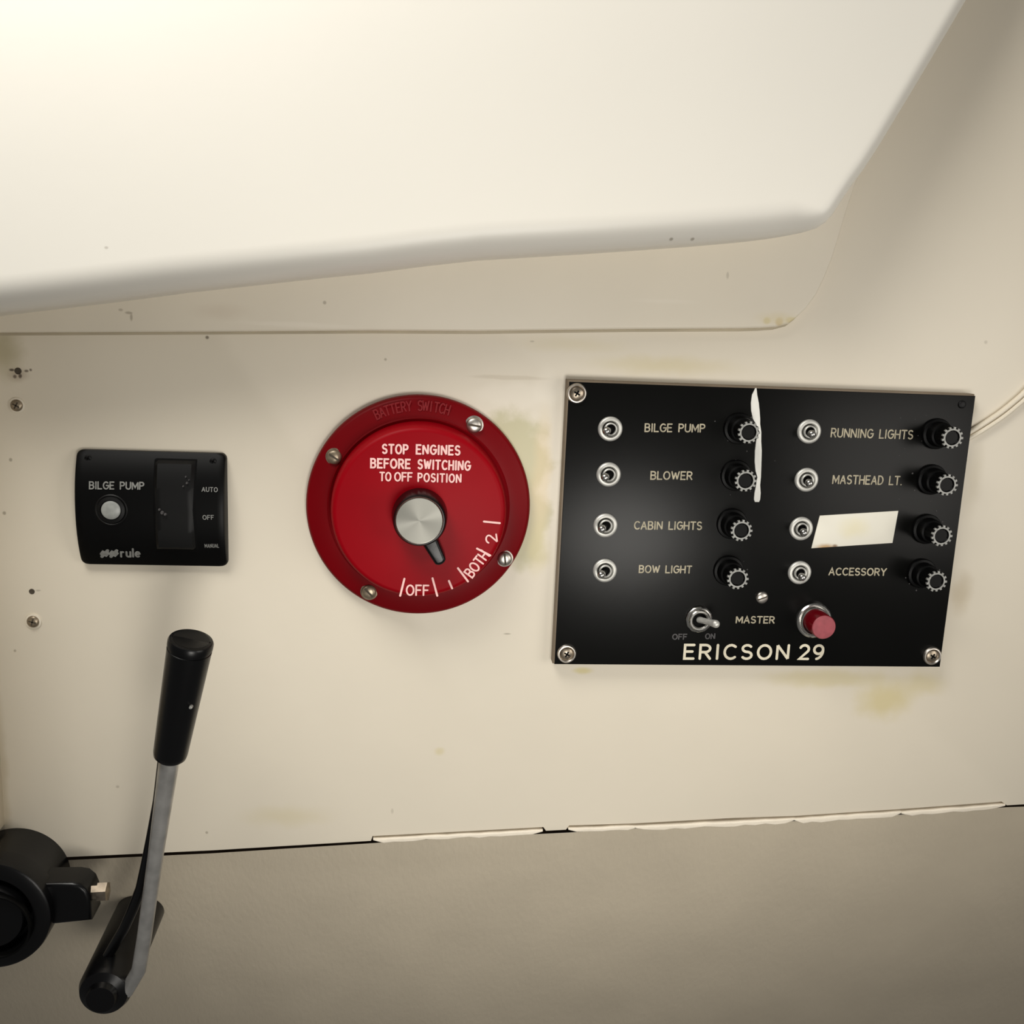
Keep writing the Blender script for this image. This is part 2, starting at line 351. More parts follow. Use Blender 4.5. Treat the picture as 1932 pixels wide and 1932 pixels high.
def beadrun(u0, v0, u1, v1, t0, t1, n):
    P = [(u0+(u1-u0)*i/n, v0+(v1-v0)*i/n+random.uniform(-.7, .7)) for i in range(n+1)]
    bead(P, [max(1.5, (t0+(t1-t0)*i/n)+random.uniform(-1.2, 1.2)) if 0 < i < n else 3 for i in range(n+1)])
beadrun(704, 1582, 1024, 1565, 8, 7, 16)
beadrun(1072, 1562, 1200, 1557.5, 7, 8, 8)
beadrun(1196, 1558, 1500, 1543.5, 8, 9, 16)
beadrun(1498, 1543.5, 1700, 1531, 9, 9, 12)
beadrun(1700, 1531, 1896, 1517, 9, 7, 10)
# liner below: starts a few millimetres behind the panel and falls away underneath it
low_top = [(-500, 1655), (0, 1629), (250, 1617), (400, 1610), (700, 1591), (860, 1580), (1030, 1573), (1070, 1571), (1200, 1563), (1500, 1549), (1700, 1537), (1900, 1523), (2500, 1501)]
vs = []
slope = math.tan(math.radians(24))
nseg = 24
for (u, v) in low_top:
    p = at(u, v, -0.004)
    for k in range(nseg+1):
        t = k/nseg; s = 0.60*t*t; rr = 0.006
        y = p.y+slope*s
        vs.append((p.x, y-0.0, p.z-s))
fs = []
W = nseg+1
for i in range(len(low_top)-1):
    for k in range(nseg): fs.append((i*W+k, (i+1)*W+k, (i+1)*W+k+1, i*W+k+1))
lower = mk('wall_lower', MB().add(vs, fs), M['lower'])
struct(lower, 'greyer textured liner falling away below the cream panel')
# raised lip under the coaming
lipc = [(-500, 630), (0, 628), (400, 626), (700, 624), (900, 625), (1200, 621), (1400, 620), (1435, 619), (1465, 617), (1488, 611), (1503, 600), (1522, 582), (1541, 556),
        (1556, 525), (1571, 488), (1583, 450), (1594, 412), (1604, 380), (1625, 320), (1650, 255), (1690, 150), (1750, 0), (1900, -400), (-500, -400)]
lip_h = 0.008
lip = mk('trim_1', MB().slab(xz(lipc, lip_h), -0.001, lip_h, 0.0016, 5), M['lip'])
sm_ = []  # outer edge of the strip that draws the lip's shadow
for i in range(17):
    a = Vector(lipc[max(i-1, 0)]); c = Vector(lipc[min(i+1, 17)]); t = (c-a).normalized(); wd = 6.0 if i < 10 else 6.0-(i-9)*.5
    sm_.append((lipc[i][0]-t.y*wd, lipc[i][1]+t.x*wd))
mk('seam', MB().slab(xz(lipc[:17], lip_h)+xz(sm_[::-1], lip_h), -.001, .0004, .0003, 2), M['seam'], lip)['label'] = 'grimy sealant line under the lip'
struct(lip, 'low raised moulding lip under the coaming')
# coaming: thick rounded moulding leaning back as it rises
lo = [(-500, 650), (-200, 616), (0, 592), (180, 571), (362, 552), (500, 537), (600, 526), (700, 516), (800, 503), (900, 492), (1000, 486), (1100, 480), (1200, 473), (1300, 466), (1400, 457), (1460, 449),
      (1500, 441), (1530, 433), (1552, 421), (1568, 405), (1586, 378), (1605, 350), (1628, 319), (1654, 279), (1677, 241), (1700, 203), (1735, 145), (1790, 52), (1850, -50), (2100, -480), (-500, -480)]
ch = 0.062; TILT = -0.10
zl = at(700, 516, ch).z
def front(z): return ch+TILT*(z-zl)
rad = []; pts = []
for (u, v) in lo:
    r = 0.018 if u <= 1460 else (0.018-(u-1460)/108*0.009 if u <= 1568 else 0.009)
    if v < -400: r = 0.016
    w_ = 1.0 if v > 565 else min(1, max(0, (u-1380)/200)); w_ = w_*w_*(3-2*w_)          # 0: the edge seen is the foot on the wall, 1: the front edge
    h = ch-r
    for _ in range(8): h = lip_h+(front(at(u, v, h).z)-r-lip_h)*w_
    p = at(u, v, h); pts.append((p.x, p.z)); rad.append(r)
coam = mk('trim_2', MB().slab(pts, 0.003, ch, rad, 12, lambda x, z: TILT*(z-zl)), M['coaming'])
struct(coam, 'bright off-white moulded coaming with rounded lower edge')
# unseen block added outside the frame to shade the left edge
lx = at(-26, 1000).x
left = mk('wall_left', MB().slab([(lx-0.16, at(0, 1555).z), (lx, at(0, 1555).z), (lx, at(0, 640).z), (lx-0.16, at(0, 640).z)], 0.0, 0.07, 0.008, 5), M['wall'])
struct(left, 'cream side of the recess')

def hole(u, v, r):
    p = at(u, v); k = px(1, u, v)
    o = mk('screw_hole', MB().lathe([(0, 0.0003), (r*k*.8, 0.0003), (r*k, 0.0004), (r*k*1.25, 0.0)], n=14), M['slot'], back, (p.x, 0, p.z)); o['label'] = 'empty dark screw hole'
hole(34, 700, 5.5); hole(60, 1116, 4.5)

# ------------------------------------------------------------------ screws
def dome(r, h): return [(r, 0), (r, h*.35), (r*.93, h*.62), (r*.75, h*.85), (r*.4, h*.98), (0, h)]
def slot_box(parent, r, h, ang, m, wd=.16, cross=False):
    for k in range(2 if cross else 1):
        a = ang+k*PI/2; R4 = Matrix.Rotation(a, 4, 'Y')
        mk('slot', MB().box(-r*.78, r*.78, -r*wd, r*wd, h*.55, h*1.03, R4), m, parent, smooth=False)
def wall_screw(u, v, r_px, label, ang):
    p = at(u, v, 0.001); k = px(1, u, v); r = r_px*k
    t = thing('wall_screw', label, 'screw', (p.x, 0, p.z))
    mk('screw_head', MB().lathe(dome(r, r*.62), n=24), M['screw_paint'], t)
    mk('washer', MB().lathe([(r*1.28, 0), (r*1.28, .0006), (r*.9, .0009), (r*.9, 0)], n=24), M['wall'], t)
    hd = t.children[0]; hd.parent = t
    slot_box(hd, r*.75, r*.62, ang, M['slot'], .15, True)
wall_screw(31, 765, 12, 'painted pan-head screw near left edge above the small black switch plate', .5)
wall_screw(62, 1173, 12, 'painted pan-head screw near left edge above the round black housing', .3)

# ------------------------------------------------------------------ battery switch
hf = 0.007; hd_ = 0.024
c0 = at(791, 955, hf); r_out = (at(1003, 955, hf)-at(579, 955, hf)).length/2
c1 = at(791, 971, hd_); r_in = (at(956, 971, hd_)-at(627, 971, hd_)).length/2
bo = Vector(((c0.x+c1.x)/2, 0, (c0.z+c1.z)/2))
bs = thing('battery_switch', 'round red battery selector switch with black pointer knob', 'switch', bo)
mk('mounting_flange', MB().lathe([(r_out*.985, 0), (r_out, .001), (r_out, hf-.0025), (r_out*.985, hf-.0007), (r_out*.965, hf), (r_in*1.075, hf+.0012), (r_in*1.06, hf+.002), (r_in*1.02, hf+.0012), (r_in*.9, hf)], n=160), M['red_dark'], bs)
mk('dial_face', MB().lathe([(r_in*1.03, hf-.001), (r_in*1.02, hd_-.008), (r_in*1.012, hd_-.004), (r_in*.995, hd_-.0015), (r_in*.97, hd_-.0003), (r_in*.94, hd_), (0, hd_)], n=160), M['red'], bs)
for (u, v, rp, ang, mm) in [(895, 803, 15, 0.15, 'screw'), (630, 863, 14, .6, 'screw_paint'), (953, 1056, 13.5, 1.45, 'screw'), (696, 1119, 14, .8, 'screw_paint')]:
    p = at(u, v, hf+.0035)-bo; r = rp*px(1, u, v, hf)
    s = mk('flange_screw', MB().lathe([(r*1.18, 0), (r*1.18, .0006), (r, .0008)]+[(a, b2+.0008) for a, b2 in dome(r, r*.6)], n=28), M[mm], bs, (p.x, -hf, p.z))
    slot_box(s, r, r*.6+.0008, ang, M['slot'], .13)
kc = at(792, 976, hd_+.006)-bo; kr = 51*px(1, 792, 976, hd_+.008); hm = 0.040
knob = mk('knob', MB().lathe([(kr*1.04, hd_-.0005), (kr*1.04, hd_+.003), (kr*.99, hm-.003), (kr*.95, hm-.0008), (kr*.9, hm), (0, hm)], (kc.x, kc.z), 72), M['grip'], bs)
mc = at(791, 982, hm)-bo; mr = 46*px(1, 791, 982, hm)
mk('metal_insert', MB().lathe([(mr, 0), (mr, .0006), (mr*.97, .0012), (mr*.945, .0009), (0, .0009)], n=96), M['alu'], knob, (mc.x, -hm, mc.z))['label'] = 'brushed metal disc'
a = at(808, 1015, hd_+.010)-bo; e = at(833, 1063, hd_+.010)-bo; d = Vector((e.x-a.x, e.z-a.z)); L_ = d.length; d.normalize(); pn = Vector((-d.y, d.x)); wp = 12.5*px(1, 820, 1040, hd_+.01)
out = [(a.x+pn.x*wp*1.25, a.z+pn.y*wp*1.25), (a.x-pn.x*wp*1.25, a.z-pn.y*wp*1.25)]
for i in range(9):
    an = -PI/2+PI*i/8; q = Vector((e.x, e.z))-d*wp*.55+(d*math.cos(an)*.7+pn*math.sin(an))*wp*(.92); out.append((q.x, q.y))
mk('pointer', MB().slab(out, hd_+.0005, hd_+.012, .0018, 5), M['grip'], knob)
tp = hd_+.00025
words('lettering', [
  ('STOP', 722, 855, 769, 856, 16.5, 3.5, .32), ('ENGINES', 786, 856, 867, 858, 16.5, 3.5, .34), ('BEFORE', 700, 882, 773, 883.5, 16.5, 3.6, .32), ('SWITCHING', 789, 884, 886, 887, 16.5, 3.4, .34),
  ('TO', 717, 906.5, 737, 907, 15.5, 3), ('OFF', 745, 907, 777, 907.5, 15.5, 3), ('POSITION', 789, 908, 869, 910, 15, 3, .34),
  ('OFF', 767, 1122.5, 808, 1123, 19, 3.2), ('BOTH', 891, 1090, 923, 1049, 19, 3.2, .22), ('2', 938, 1022, 936, 1008, 20, 3)], M['white_print'], bs, tp, bo, 4.0)
for (u0, v0, u1, v1) in [(763, 1092, 755, 1124), (816, 1091, 825, 1124), (847, 1096, 853, 1110), (864, 1072, 883, 1097), (900, 1035, 925, 1048), (913, 984, 943, 987)]:
    mb = MB(); p = at(u0, v0, tp)-bo; q = at(u1, v1, tp)-bo
    stroke(mb, [(0, 0), (1, 0)], 1.9*px(1, u0, v0, tp), p, q-p, Vector((0, 0, 1)), Vector((0, -1, 0)))
    mk('dial_mark', mb, M['white_print'], bs, smooth=False)
# embossed arc of letters on the flange
mb = MB(); msg = 'BATTERY SWITCH'; Rm = (r_out+r_in*1.06)/2; cc = c0-bo; kk = px(1, 790, 780, hf)
for i, c in enumerate(msg):
    an = math.radians(117-(i+.5)*(117-74)/len(msg))
    an += 0
    ex = Vector((math.sin(an), 0, -math.cos(an))); ez = Vector((math.cos(an), 0, math.sin(an)))
    O = Vector((cc.x, -hf-.0012, cc.z))+ez*(Rm-9*kk)-ex*G[c][0]/2*13*kk
    for pl in G[c][1]: stroke(mb, pl, 1.3*kk, O, ex*13*kk, ez*18*kk, Vector((0, -1, 0)))
em = mk('embossed_lettering', mb, M['red_emb'], bs, smooth=False)

# ------------------------------------------------------------------ bilge pump switch plate (arched front)
bl = at(158, 1065); br = at(433, 1062); tl_ = at(148, 849); tr_ = at(427, 852)
X0 = (bl.x+tl_.x)/2; X1 = (br.x+tr_.x)/2; Z0 = (bl.z+br.z)/2; Z1 = (tl_.z+tr_.z)/2
bpo = Vector(((X0+X1)/2, 0, (Z0+Z1)/2)); hw = (X1-X0)/2; hh = (Z1-Z0)/2
bp_ = thing('bilge_pump_switch', 'small black arched bilge pump switch plate with grey lamp and rocker', 'switch', bpo)
def arch(z):                                 # height of the arched front at local z
    t = max(-1, min(1, z/hh)); return 0.0035+0.0085*(1-abs(t)**2.2)
nx, nz = 28, 36; cr = 0.0032; vs = []; fs = []
def halfw(z):
    q = hh-abs(z)
    return hw if q >= cr else hw-cr+math.sqrt(max(0, cr*cr-(cr-q)**2))
rows = []
for j in range(nz+1):
    z = hh*math.sin(PI/2*(2*j/nz-1)); wv = halfw(z); row = []
    cols = [(-wv, 0.0), (-wv, arch(z)-.0012), (-wv+.0004, arch(z)-.0004), (-wv+.0013, arch(z))]
    cols += [(-wv+.0013+(2*wv-.0026)*i/nx, arch(z)) for i in range(1, nx)]
    cols += [(wv-.0013, arch(z)), (wv-.0004, arch(z)-.0004), (wv, arch(z)-.0012), (wv, 0.0)]
    for (x, h) in cols: row.append(len(vs)); vs.append((x, -h, z))
    rows.append(row)
for A, Bq in zip(rows[:-1], rows[1:]):
    for i in range(len(A)-1): fs.append((A[i], A[i+1], Bq[i+1], Bq[i]))
fs.append(tuple(rows[0])); fs.append(tuple(rows[-1]))
mk('plate', MB().add(vs, fs), M['plastic'], bp_)
def curved_patch(u0, v0, u1, v1, lift, n=20, m_=14, rim=.0006):
    p = at(u0, v0, .011)-bpo; q = at(u1, v1, .011)-bpo; xa, xb, zb, za = p.x, q.x, p.z, q.z
    vs = []; fs = []; W = m_+1
    for j in range(n+1):
        z = za+(zb-za)*j/n
        for i in range(W):
            x = xa+(xb-xa)*i/m_; e = 1 if 0 < i < m_ and 0 < j < n else 0
            vs.append((x, -(arch(z)+(lift(j/n) if e else -.0005)), z))
    for j in range(n):
        for i in range(m_): fs.append((j*W+i, j*W+i+1, (j+1)*W+i+1, (j+1)*W+i))
    return MB().add(vs, fs)
mk('rocker_surround', curved_patch(281, 862, 378, 1050, lambda t: .0003, 24, 10), M['groove'], bp_)
mk('rocker', curved_patch(287, 868, 371, 1041, lambda t: .0007+.0016*abs(t-.45)*2, 24, 10), M['plastic_soft'], bp_)['label'] = 'wide black rocker'
def on_plate(u, v, dh=0.0):                   # point of the arched front seen at pixel (u, v)
    h = .01
    for _ in range(6): h = arch((at(u, v, h)-bpo).z)+dh
    return at(u, v, h)-bpo
lc = on_plate(210, 962); k = px(1, 210, 962, .012)
mk('lamp_bezel', MB().lathe([(31*k, -.0006), (31*k, .0002), (29*k, .0006), (27*k, .0002), (26*k, .0008), (20.5*k, .0013), (19.5*k, .0006), (0, .0006)], (lc.x, lc.z), 56, -lc.y), M['plastic_soft'], bp_)
mk('lamp_lens', MB().lathe([(18.5*k, .0005), (18*k, .0012), (14*k, .0018), (0, .0021)], (lc.x, lc.z), 48, -lc.y), M['lens'], bp_)['label'] = 'round frosted grey lamp'
for (u, v) in [(166, 865), (402, 871)]:
    p = on_plate(u, v); s = mk('plate_screw', MB().lathe(dome(7*k, 3*k), n=20), M['plastic_soft'], bp_, (p.x, p.y+.0004, p.z)); slot_box(s, 7*k, 3*k, .4, M['groove'], .15, True)
def plate_text(name, items, m_):
    for it in items:
        mb = MB(); s, u0, v0, u1, v1, hp, wd = it[:7]; p0 = on_plate(u0, v0, .0004); p1 = on_plate(u1, v1, .0004)
        tmp = MB(); kq = px(1, u0, v0, .012)
        text(tmp, s, Vector((p0.x, 0, p0.z)), Vector((p1.x, 0, p1.z)), hp*kq, wd*kq/2, it[7] if len(it) > 7 else .26, it[8] if len(it) > 8 else 0)
        mb.add([(x, -arch(z)-.0004+y, z) for x, y, z in tmp.v], tmp.f)
        mk(name, mb, m_, bp_, smooth=False)
plate_text('lettering', [('BILGE PUMP', 169, 922, 271, 923, 13, 2.6), ('AUTO', 381, 927, 410, 928, 8, 1.5, .3), ('OFF', 383, 980, 403, 980, 8, 1.5, .3), ('MANUAL', 387, 1033, 413, 1033, 7.5, 1.1, .34)], M['grey_print'])
mb = MB(); tmp = MB()
p0 = on_plate(229, 1050); p1 = on_plate(264, 1050); kq = px(1, 245, 1050, .006)
text(tmp, 'rule', Vector((p0.x, 0, p0.z)), Vector((p1.x, 0, p1.z)), 17*kq, 1.9*kq, .3, .12)
for (u, v) in [(198, 1044), (215, 1044)]:   # two slanted wave shapes before the word
    p = on_plate(u, v); O = Vector((p.x, 0, p.z))
    for dz in (-3.2, 2.6): stroke(tmp, [(-6.5, dz-4), (-2.5, dz+1), (1.5, dz-1), (6.5, dz+4)], 3.0*kq, O, Vector((kq, 0, 0)), Vector((0, 0, kq)), Vector((0, -1, 0)))
mb.add([(x, -arch(z)-.0004+y, z) for x, y, z in tmp.v], tmp.f)
mk('maker_mark', mb, M['grey_print'], bp_, smooth=False)
# scuffs on the rocker
mb = MB()
for (u, v, r) in [(305, 968, 4), (300, 962, 2.5), (311, 971, 3), (350, 900, 2), (352, 912, 2.6), (345, 918, 1.8), (356, 906, 1.6)]:
    p = on_plate(u, v, .0028); mb.lathe([(0, 0.0001), (r*k*.6, .0001), (r*k, -.0012)], (p.x, p.z), 9, -p.y)
mk('scuff', mb, M['faint'], bp_, smooth=False)

# ------------------------------------------------------------------ electrical switch panel
hp_ = 0.008
q = [at(1069, 721, hp_), at(1836, 744, hp_), at(1777, 1257, hp_), at(1049, 1254, hp_)]
PX0 = (q[0].x+q[3].x)/2; PX1 = (q[1].x+q[2].x)/2; PZ1 = (q[0].z+q[1].z)/2; PZ0 = (q[2].z+q[3].z)/2
po = Vector(((PX0+PX1)/2, 0, (PZ0+PZ1)/2)); pw = (PX1-PX0)/2; ph = (PZ1-PZ0)/2
sp = thing('switch_panel', 'rectangular black engraved electrical panel with eight toggles and fuse holders', 'panel', po)
bv = .0012
mk('panel_edge', MB().slab([(-pw-bv*.6, -ph), (pw, -ph), (pw, ph+bv*.6), (-pw-bv*.6, ph+bv*.6)], 0, hp_-.0004, .0008, 2), M['panel_edge'], sp)['label'] = 'brown cut edge'
mk('faceplate', MB().slab([(-pw+.0003, -ph-.0002), (pw+.0003, -ph-.0002), (pw+.0003, ph-.0003), (-pw+.0003, ph-.0003)], hp_-.0062, hp_, .0005, 2), M['panel'], sp)
N_ = Vector((0, -1, 0))
def ploc(u, v, h=hp_): p = at(u, v, h)-po; return Vector((p.x, -hp_, p.z))
K = px(1, 1450, 1000, hp_)
# toggle switch: knurled dress nut, bushing, dark well, bat lever
def toggle(loc, lean):
    t = mk('toggle_switch', MB().lathe([(7.3e-3, 0), (7.3e-3, .0009), (6.9e-3, .0015), (6.2e-3, .0019), (5.2e-3, .0019), (4.6e-3, .0013), (4.4e-3, .0004)], n=48), M['chrome_dull'], sp, loc)
    mk('bushing', MB().lathe([(3.9e-3, 0), (3.9e-3, .0028), (3.5e-3, .0031), (3.0e-3, .0029), (2.9e-3, .0012)], n=36), M['chrome_dull'], t)
    mk('switch_well', MB().lathe([(4.5e-3, .0004), (2.8e-3, .0008), (0, .0007)], n=24), M['groove'], t)
    p = [Vector((0, -.001, 0)).lerp(Vector((lean[0], -.0105, lean[1])), s/7) for s in range(8)]
    lv = MB().tube(p, [.0012, .0012, .0013, .0015, .0018, .0021, .0023, .0023], 18)
    e = p[-1]; d = (p[-1]-p[-2]).normalized(); lv.tube([e, e+d*.0008, e+d*.0014, e+d*.0017], [.0023, .0020, .0013, .0004], 18)
    mk('toggle_lever', lv, M['chrome'], t)
    return t
tL = [(1151, 809), (1148, 895), (1142, 991), (1141, 1076)]; tR = [(1526, 814), (1521, 905), (1511, 997), (1508, 1080)]
t0 = toggle(ploc(*tL[0]), (-.0042, -.0002))
for u, v in tL[1:]: dup(t0, ploc(u, v), sp)
t1 = toggle(ploc(*tR[0]), (-.0021, -.0004))
for u, v in tR[1:]: dup(t1, ploc(u, v), sp)
# fuse holder: wide black base, tapered body, cap with worn knurled rim
FH = .0195
def fuse(cu, cv, ang=0.0):
    p = at(cu, cv, hp_+FH)-po
    f = mk('fuse_holder', MB().lathe([(9.4e-3, 0), (9.4e-3, .0014), (9.0e-3, .0022), (7.6e-3, .0026), (7.4e-3, .0075), (7.0e-3, .0085), (6.0e-3, .009), (5.9e-3, .011)], n=48), M['plastic'], sp, (p.x, -hp_, p.z))
    cap = MB().lathe([(5.6e-3, .0105), (6.3e-3, .0112), (6.3e-3, FH-.0006), (5.9e-3, FH-.0003), (4.4e-3, FH), (3.9e-3, FH-.0008), (0, FH-.0008)], n=52, jag=lambda i: 1.0 if i % 4 < 2 else .955)
    mk('fuse_cap', cap, M['plastic'], f)
    rim = MB()
    for i in range(13):
        a = 2*PI*i/13+ang; R4 = Matrix.Rotation(a, 4, 'Y'); ln = .0018+random.uniform(-.0002, .0003)
        rim.box(.0046, .0046+ln, -.00062, .00062, FH-.0012, FH+.00025, R4)
    rim.lathe([(4.45e-3, FH-.001), (4.45e-3, FH+.0002), (5.35e-3, FH+.0002), (5.5e-3, FH-.001)], n=52)
    mk('cap_rim', rim, M['knurl'], f, smooth=False)['label'] = 'worn bright knurled rim'
    return f
FU = [(1413, 816), (1407, 907), (1399, 1001), (1392, 1092), (1797, 826), (1787, 915), (1777, 1011), (1767, 1097)]
f0 = fuse(*FU[0])
for u, v in FU[1:]:
    p = at(u, v, hp_+FH)-po; dup(f0, (p.x, -hp_, p.z), sp)
# master switch
ml = ploc(1318, 1168)
ms = mk('master_switch', MB().lathe([(8.6e-3, 0), (8.6e-3, .0012), (8.2e-3, .0018), (7.2e-3, .0022), (6.6e-3, .0018), (6.6e-3, .0010)], n=12), M['chrome'], sp, ml)
mk('lock_nut', MB().lathe([(6.6e-3, 0), (6.6e-3, .0030), (6.1e-3, .0036), (5.2e-3, .0036), (4.6e-3, .0030), (4.4e-3, .0008)], n=36), M['chrome'], ms)
mk('switch_well', MB().lathe([(4.8e-3, .0006), (0, .0010)], n=24), M['groove'], ms)
pp = [Vector((0, -.001, 0)).lerp(Vector((.0060, -.0165, .0022)), s/7) for s in range(8)]
lv = MB().tube(pp, [.0020, .0019, .0018, .0018, .0019, .0020, .0023, .0024], 18); e = pp[-1]; d = (pp[-1]-pp[-2]).normalized()
lv.tube([e, e+d*.0010, e+d*.0018, e+d*.0022], [.0024, .0021, .0013, .0004], 18); mk('toggle_lever', lv, M['chrome_dull'], ms)
# red push button
rl = ploc(1534, 1169)
rb = mk('reset_button', MB().lathe([(11.2e-3, 0), (11.2e-3, .0022), (10.4e-3, .0030), (9.6e-3, .0030), (9.2e-3, .0022), (9.0e-3, .0022), (8.9e-3, .0042), (8.3e-3, .0046), (7.9e-3, .0040), (7.8e-3, .0010)], n=6*10,
      jag=lambda i: 1.0), M['chrome'], sp, rl)
rb['label'] = 'red push button in a chrome collar'
rc = at(1555, 1184, hp_+.0185)-po
mk('button_barrel', MB().lathe([(7.6e-3, .0005), (7.6e-3, .0175), (7.2e-3, .0182), (6.9e-3, .0184)], (rc.x-rl.x, rc.z-rl.z), 48), M['ruby'], rb)
mk('button_face', MB().lathe([(7.35e-3, .0180), (7.0e-3, .0185), (0, .0188)], (rc.x-rl.x, rc.z-rl.z), 48), M['ruby_face'], rb)['label'] = 'faded pink-red button face'
# screws of the panel
def cup_screw(u, v):
    s = mk('corner_screw', MB().lathe([(6.0e-3, 0), (5.9e-3, .0008), (5.3e-3, .0016), (4.7e-3, .0017), (4.1e-3, .0010), (3.9e-3, .0004)], n=40), M['screw'], sp, ploc(u, v))
    mk('screw_head', MB().lathe([(3.9e-3, .0004), (3.6e-3, .0010), (2.5e-3, .0015), (0, .0018)], n=28), M['brass'], s)
    mbb = MB()
    for a in (.5, .5+PI/2): mbb.box(-.0019, .0019, -.0005, .0005, .0008, .00185, Matrix.Rotation(a, 4, 'Y'))
    mk('slot', mbb, M['groove'], s, smooth=False)
    return s
cs = cup_screw(1088, 742); dup(cs, ploc(1069, 1233), sp); dup(cs, ploc(1758, 1237), sp)
s = mk('face_screw', MB().lathe([(x, y) for x, y in dome(3.9e-3, .0022)], n=28), M['screw'], sp, ploc(1437, 1127)); slot_box(s, 3.9e-3, .0022, -.35, M['slot'], .11)
s = mk('corner_stud', MB().lathe(dome(2.4e-3, .0009), n=20), M['plastic_soft'], sp, ploc(1815, 763)); s['label'] = 'dark stud where a screw is missing'
te = hp_+.0002
words('lettering', [('BILGE PUMP', 1217, 814, 1329, 815, 14), ('BLOWER', 1228, 904, 1305, 904.5, 14), ('CABIN LIGHTS', 1197, 998, 1323, 999, 14), ('BOW LIGHT', 1206, 1080, 1304, 1081, 13),
  ('RUNNING LIGHTS', 1568, 824, 1721, 828, 15), ('MASTHEAD LT.', 1571, 912, 1700, 914.5, 15), ('ACCESSORY', 1564, 1084.5, 1671, 1085.5, 12.5), ('MASTER', 1389, 1175, 1460, 1175.5, 12)], M['engraved'], sp, te, po, 2.5)
words('title_lettering', [('ERICSON', 1291, 1242.5, 1486, 1243, 26, 4.8, .36), ('29', 1508, 1243, 1551, 1243.5, 26, 4.8, .36)], M['engraved_big'], sp, te, po, 4.8)
words('faint_lettering', [('OFF', 1269, 1206, 1295, 1206, 9.5), ('ON', 1331, 1205, 1348, 1205, 9.5)], M['faint'], sp, te, po, 2.2)
# narrow white streak running down the panel
st = [(1426, 732, 1.2), (1423.5, 745, 5), (1424, 760, 7.5), (1425, 775, 8), (1427, 790, 7), (1430, 800, 4), (1433, 815, 3.2), (1431, 832, 5), (1430.5, 850, 6.6), (1430, 870, 6.6), (1430.5, 888, 5.5), (1432, 900, 3.5), (1430, 915, 4), (1429, 930, 6), (1428, 942, 6), (1428, 947, 4)]
L1 = [(u-wd, v) for u, v, wd in st]; R1 = [(u+wd, v) for u, v, wd in st]
mbs = MB().slab([(x-po.x, z-po.z) for x, z in xz(L1+R1[::-1], hp_)], hp_-.0001, hp_+.0005, .0003, 2)
mk('paint_streak', mbs, M['paint'], sp)['label'] = 'white dried paint streak'
# dust specks
mb = MB(); random.seed(11)
for i in range(46):
    u = random.gauss(1400, 25) if i % 2 else random.gauss(1750, 28); v = random.choice([810, 905, 1000, 1090])+random.gauss(0, 30)
    if not (1060 < u < 1790 and 740 < v < 1200): continue
    p = ploc(u, v); r = random.uniform(.0002, .0006); mb.lathe([(0, .0002), (r, .0001)], (p.x, p.z), 6, hp_)
d_ = mk('dust', mb, M['faint'], sp, smooth=False); d_['kind'] = 'stuff'

# blank label stuck over one name
M['label'] = stained('paper_label', (226, 222, 208), [(1600, 990, 30, 22, (222, 212, 170), .5, .9), (1548, 1027, 22, 8, (176, 138, 84), .9, .8), (1538, 1032, 10, 6, (214, 160, 110), .8, .8), (1565, 1024, 6, 4, (120, 84, 50), .8, .8)], .55, .03, 30, .05)
lb = mk('blank_label', MB().slab(xz([(1547, 973), (1695, 964), (1684, 1024.5), (1531, 1034.5)], hp_+.0006), hp_+.0001, hp_+.0006, .00015, 2), M['label'])
tag(lb, 'blank cream tape label with brown-stained corner stuck on the black panel', 'label')

# ------------------------------------------------------------------ twin cable leaving the panel
cb = thing('cable', 'thin cream twin cable running from right edge of black panel', 'cable', at(1832, 822))
for dv in (-5, 5):
    P = []
    for (u, v) in [(1800, 836), (1834, 818), (1862, 801), (1890, 782), (1915, 762), (1936, 743), (1975, 700), (2060, 600), (2200, 470)]:
        p = at(u+dv*.45, v+dv*.85, .0015)-cb.location; P.append(p)
    Q = []
    for i in range(len(P)-1):
        a0 = P[max(i-1, 0)]; a1 = P[i]; a2 = P[i+1]; a3 = P[min(i+2, len(P)-1)]
        for j in range(5):
            t = j/5; Q.append(.5*((2*a1)+(a2-a0)*t+(2*a0-5*a1+4*a2-a3)*t*t+(3*a1-a0-3*a2+a3)*t**3))
    Q.append(P[-1]); mk('strand', MB().tube(Q, .0016, 12), M['cable'], cb)

# ------------------------------------------------------------------ control lever
lv = thing('control_lever', 'chrome control lever with tapered black grip', 'lever', at(290, 1700, .055))
o = lv.location.copy()
def lp(u, v, h): return at(u, v, h)-o
ta = lp(361, 1206, .088); tb = lp(320, 1430, .076); tc_ = lp(283, 1690, .062); td = lp(272, 1770, .058)
d = (ta-tb).normalized(); kt = px(1, 361, 1206, .088); kb = px(1, 320, 1430, .076)
r1 = 43.5*kt; r0 = 32.5*kb; G1 = []
pr = [(-.0, r0*.80), (.0015, r0*.95), (.004, r0), ((ta-tb).length-.006, r1*.985), ((ta-tb).length-.0058, r1*.955), ((ta-tb).length-.0045, r1*.955), ((ta-tb).length-.0043, r1*1.0), ((ta-tb).length-.0015, r1), ((ta-tb).length-.0004, r1*.95), ((ta-tb).length, r1*.86), ((ta-tb).length+.0001, r1*.80), ((ta-tb).length-.0006, r1*.76), ((ta-tb).length-.0006, r1*.05)]
mk('grip', MB().tube([tb+d*s for s, _ in pr], [r for _, r in pr], 48), M['grip'], lv)
sh = [tb+d*.004, tb, tb.lerp(tc_, .33), tb.lerp(tc_, .66), tc_, td, lp(262, 1830, .055), lp(240, 1868, .052), lp(200, 1890, .05)]
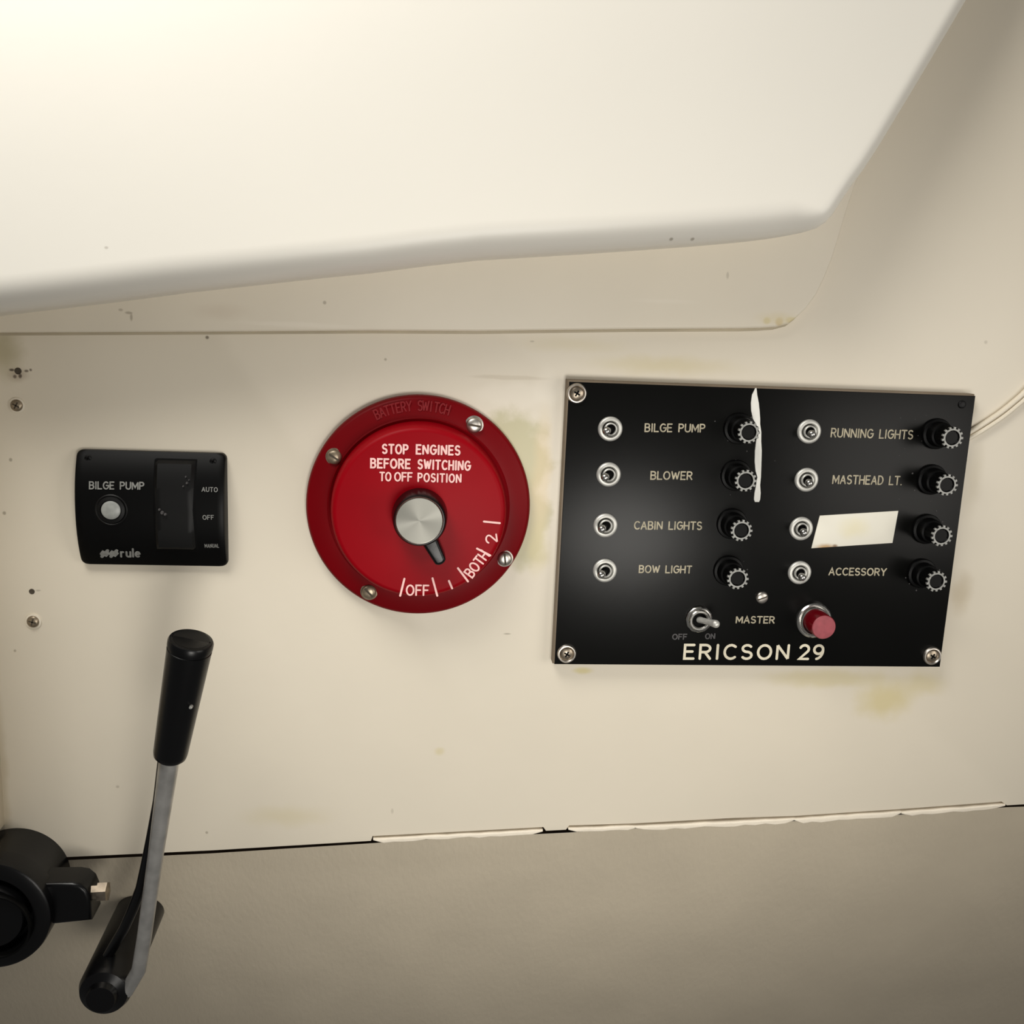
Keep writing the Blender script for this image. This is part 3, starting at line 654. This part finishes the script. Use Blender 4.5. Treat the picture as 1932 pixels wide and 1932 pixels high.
mk('shaft', MB().tube(sh, [19.5*kb, 19.5*kb, 17.5*kb, 15.5*kb, 15*kb]+[15*kb]*4, 28, 1.0), M['bar'], lv)
bk = [lp(u, v, h-.012) for (u, v, h) in [(309, 1425, .078), (299, 1510, .074), (286, 1580, .070), (276, 1630, .067), (266, 1675, .064), (252, 1712, .062), (235, 1750, .058), (200, 1810, .052), (165, 1850, .050)]]  # added rod stands in for the dark reflection along the shaft
mk('shaft_backing', MB().tube(bk, [11*kb]*9, 18), M['grip'], lv)['label'] = 'black rod behind the chrome shaft'
hub = lp(196, 1872, .055)
mk('pivot_hub', MB().lathe([(.015, -.03), (.015, .052), (.0135, .056), (.009, .058), (.008, .062), (0, .062)], n=48), M['grip'], lv, (hub.x, -o.y, hub.z))
p = lp(358, 1338, .083+.011); 
mk('chip', MB().lathe([(0, .0006), (.0008, .0003), (.001, -.002)], (p.x, p.z), 10, -p.y-.002), M['knurl'], lv)

# ------------------------------------------------------------------ round black housing, lower left
hc = at(-18, 1728, .045); kh = px(1, 4, 1697, .045)
hs = thing('round_housing', 'round black mechanism housing cut by the left edge below the panel', 'housing', (hc.x, 0, hc.z))
rh = 116*kh
mk('drum', MB().lathe([(rh*.9, .0), (rh*.93, .03), (rh, .032), (rh, .043), (rh*.985, .0452), (rh*.95, .046), (rh*.72, .046), (rh*.68, .044), (rh*.66, .038), (rh*.60, .038), (rh*.58, .046), (rh*.55, .0475), (rh*.2, .0475), (0, .0475)], n=96), M['grip'], hs)
mk('rim_ring', MB().lathe([(rh*.60, .0475), (rh*.60, .050), (rh*.585, .051), (rh*.555, .051), (rh*.54, .050), (rh*.54, .0475)], (.004, -.004), 72), M['plastic'], hs)
mbx = MB(); a0 = at(96, 1690, .040)-hs.location; a1 = at(142, 1692, .040)-hs.location
outl = [(a0.x-.008, a0.z+.0075), (a1.x-.002, a1.z+.0085), (a1.x+.003, a1.z+.0075), (a1.x+.0065, a1.z+.004), (a1.x+.0082, a1.z-.001), (a1.x+.0085, a1.z-.016), (a0.x-.008, a0.z-.020)]
mk('lug', mbx.slab(outl, .022, .040, .0025, 5), M['grip'], hs)
bc = at(189, 1680, .036)-hs.location
bt = mk('hex_bolt', MB().tube([Vector((bc.x-.007, -.033, bc.z-.003)), Vector((bc.x-.002, -.033, bc.z-.0028)), Vector((bc.x-.0019, -.033, bc.z-.0027)), Vector((bc.x+.0035, -.033, bc.z-.0025)), Vector((bc.x+.0045, -.033, bc.z-.0025))], [.0042, .0042, .0058, .0058, .0046], 6), M['brass'], hs)
bt['label'] = 'tarnished hex bolt'
mk('washer', MB().tube([Vector((bc.x-.0035, -.033, bc.z-.0028)), Vector((bc.x-.0022, -.033, bc.z-.0028))], [.0066, .0066], 24), M['brass'], hs)
